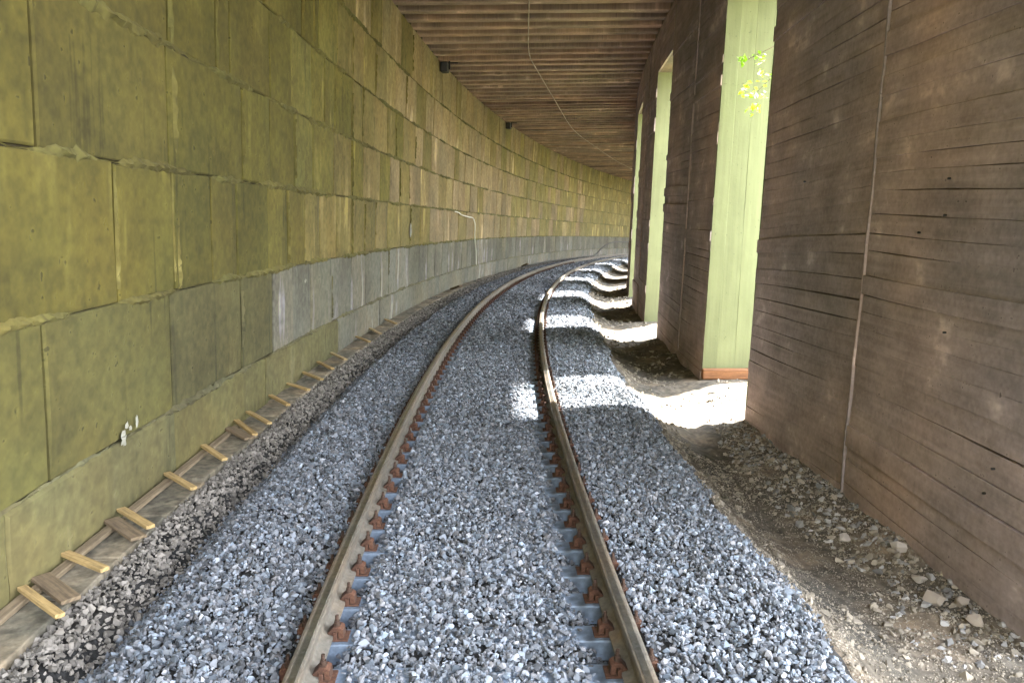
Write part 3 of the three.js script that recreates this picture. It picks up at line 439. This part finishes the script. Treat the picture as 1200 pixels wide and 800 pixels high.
function limb(points, r0, r1, seg = 8) { const c = new THREE.CatmullRomCurve3(points), g = new THREE.TubeGeometry(c, seg, 1, 6, false), p = g.attributes.position; for (let i = 0; i <= seg; i++) { const m = c.getPointAt(i / seg), r = lerp(r0, r1, i / seg); for (let j = 0; j <= 6; j++) { const k = i * 7 + j; p.setXYZ(k, m.x + (p.getX(k) - m.x) * r, m.y + (p.getY(k) - m.y) * r, m.z + (p.getZ(k) - m.z) * r); } } g.computeVertexNormals(); return g; }
{
  const TR = [[-9, 17, 5.5, 'leafy tree outside, level with the entrance'], [-3, 18, 6.5, 'leafy tree outside the nearest pier'], [2.5, 17, 6, 'leafy tree outside the first opening'], [9, 18, 6.8, 'leafy tree outside the second opening'], [16, 17, 6, 'leafy tree outside the third opening'], [24, 18, 7, 'leafy tree outside the far piers'], [33, 17, 6.5, 'leafy tree outside the last openings']];
  TR.forEach(([s, o, h, label], i) => {
    const T = thing('broadleaf_tree', label, 'tree', 'trees on the bank'), y = hb(s, o) - 0.2, b = V(s, o, y), at = (x, dy, z) => new THREE.Vector3(b.x + x, b.y + dy, b.z + z), rt = rng(500 + i), L0 = [limb([at(0, 0, 0), at(0.1, h * 0.3, 0.1), at(0.05, h * 0.62, -0.1)], 0.17, 0.08)], cs = [];
    for (let k = 0; k < 9; k++) { const a = k * 2.4 + rt(), l = h * (0.2 + 0.14 * rt()), y0 = h * (0.3 + 0.32 * rt()), e = [Math.cos(a) * l, y0 + h * 0.22 * (0.4 + rt()), Math.sin(a) * l]; L0.push(limb([at(0.05, y0, 0), at(e[0] * 0.5, y0 + 0.4, e[2] * 0.5), at(...e)], 0.06, 0.015, 5)); const q = at(...e); cs.push([q.x, q.y, q.z, 0.8 + 0.6 * rt()], [q.x * 0.5 + b.x * 0.5 + rt() - 0.5, q.y + 0.3, q.z * 0.5 + b.z * 0.5 + rt() - 0.5, 0.7 + 0.5 * rt()]); }
    mesh('trunk', mergeGeometries(L0), M.bark, T); leafMesh('crown', cs, 170, h * 0.17, 0.2, M.leaf[i % 3], T, 600 + i);
  });
  const SH = [-10, -7.5, -5, -2.2, 0.4, 3, 6, 8.5, 11, 14, 17.5, 22, 27, 33, 38];
  SH.forEach((s, i) => { const o = 6.3 + (i % 3) * 0.7, T = thing('shrub', `green shrub on the bank outside, ${['at the entrance', 'behind the viewpoint', 'beside the viewpoint', 'outside the nearest pier', 'in line with the first opening', 'outside the second pier', 'left of the second opening', 'right of the second opening', 'outside the third pier', 'outside the third opening', 'outside the fourth pier', 'outside the fifth pier', 'outside the fifth opening', 'outside the sixth opening', 'outside the seventh pier'][i]}`, 'shrub', 'shrubs on the bank'), b = V(s, o, hb(s, o)), rt = rng(700 + i), cs = [], st = []; for (let k = 0; k < 7; k++) { const a = k * 0.9 + rt(), l = 0.3 + 0.5 * rt(), q = new THREE.Vector3(b.x + Math.cos(a) * l, b.y + 0.5 + rt() * 1.1, b.z + Math.sin(a) * l); cs.push([q.x, q.y, q.z, 0.9 + 0.5 * rt()]); st.push(limb([b.clone(), b.clone().lerp(q, 0.5).add(new THREE.Vector3(0.05, 0.1, 0)), q], 0.025, 0.008, 4)); } mesh('stems', mergeGeometries(st), M.bark, T); leafMesh('foliage', cs, 130, 0.5, 0.13, M.leaf[(i + 1) % 3], T, 800 + i); });
  // branch reaching down into the first opening
  const T = thing('hanging_branch', 'thin leafy branch dangling bright green in the first opening', 'branch'); const e = [V(0.55, 3.32, 4.15), V(0.6, 3.5, 3.75)];
  const tw = [limb([V(0.3, 6.6, 5.9), V(0.4, 5.2, 5.2), V(0.5, 4.2, 4.6), e[0]], 0.014, 0.004, 10), limb([V(0.45, 4.6, 4.85), V(0.55, 4.0, 4.25), e[1]], 0.008, 0.003, 8)];
  mesh('twig', mergeGeometries(tw), M.bark, T);
  leafMesh('leaves', [[...pt(0.55, 3.3, 4.17), 0.5], [...pt(0.55, 3.5, 4.2), 0.8], [...pt(0.6, 3.42, 3.8), 0.9], [...pt(0.62, 3.55, 3.72), 0.9], [...pt(0.58, 3.6, 3.95), 1.1], [...pt(0.6, 3.5, 3.55), 0.8]], 15, 0.14, 0.085, M.leafBright, T, 911);
  leafMesh('leaves', [[...pt(0.4, 4.6, 4.9), 1], [...pt(0.35, 5.4, 5.3), 1.2], [...pt(0.3, 6.2, 5.7), 1.4]], 60, 0.4, 0.10, M.leafBright, T, 912);
  // grass blades on the bank
  const blade = new THREE.BufferGeometry(); blade.setAttribute('position', new THREE.Float32BufferAttribute([-0.012, 0, 0, 0.012, 0, 0, 0.02, 0.22, 0.05, -0.012, 0, 0.02, 0.012, 0, 0.02, -0.05, 0.3, 0.02, 0, 0, -0.012, 0, 0, 0.012, 0.06, 0.16, -0.05], 3)); blade.computeVertexNormals();
  const I = new THREE.InstancedMesh(blade, M.leaf[2], 9000), m4 = new THREE.Matrix4(), q = new THREE.Quaternion(), up = new THREE.Vector3(0, 1, 0); I.name = 'grass'; I.userData.kind = 'stuff'; I.castShadow = I.receiveShadow = true;
  for (let i = 0; i < 9000; i++) { const s = rr(-14, 40), o = 4.7 + R() * R() * 6; q.setFromAxisAngle(up, R() * 6.28); const k = rr(0.6, 1.5); m4.compose(V(s, o, hb(s, o) - 0.01 + (o > 5.5 ? (fb(s * 0.5, o * 0.5, 8) - 0.5) * 0.5 : 0)), q, new THREE.Vector3(k, k, k)); I.setMatrixAt(i, m4); }
  scene.add(I);
}

renderer.render(scene, camera);
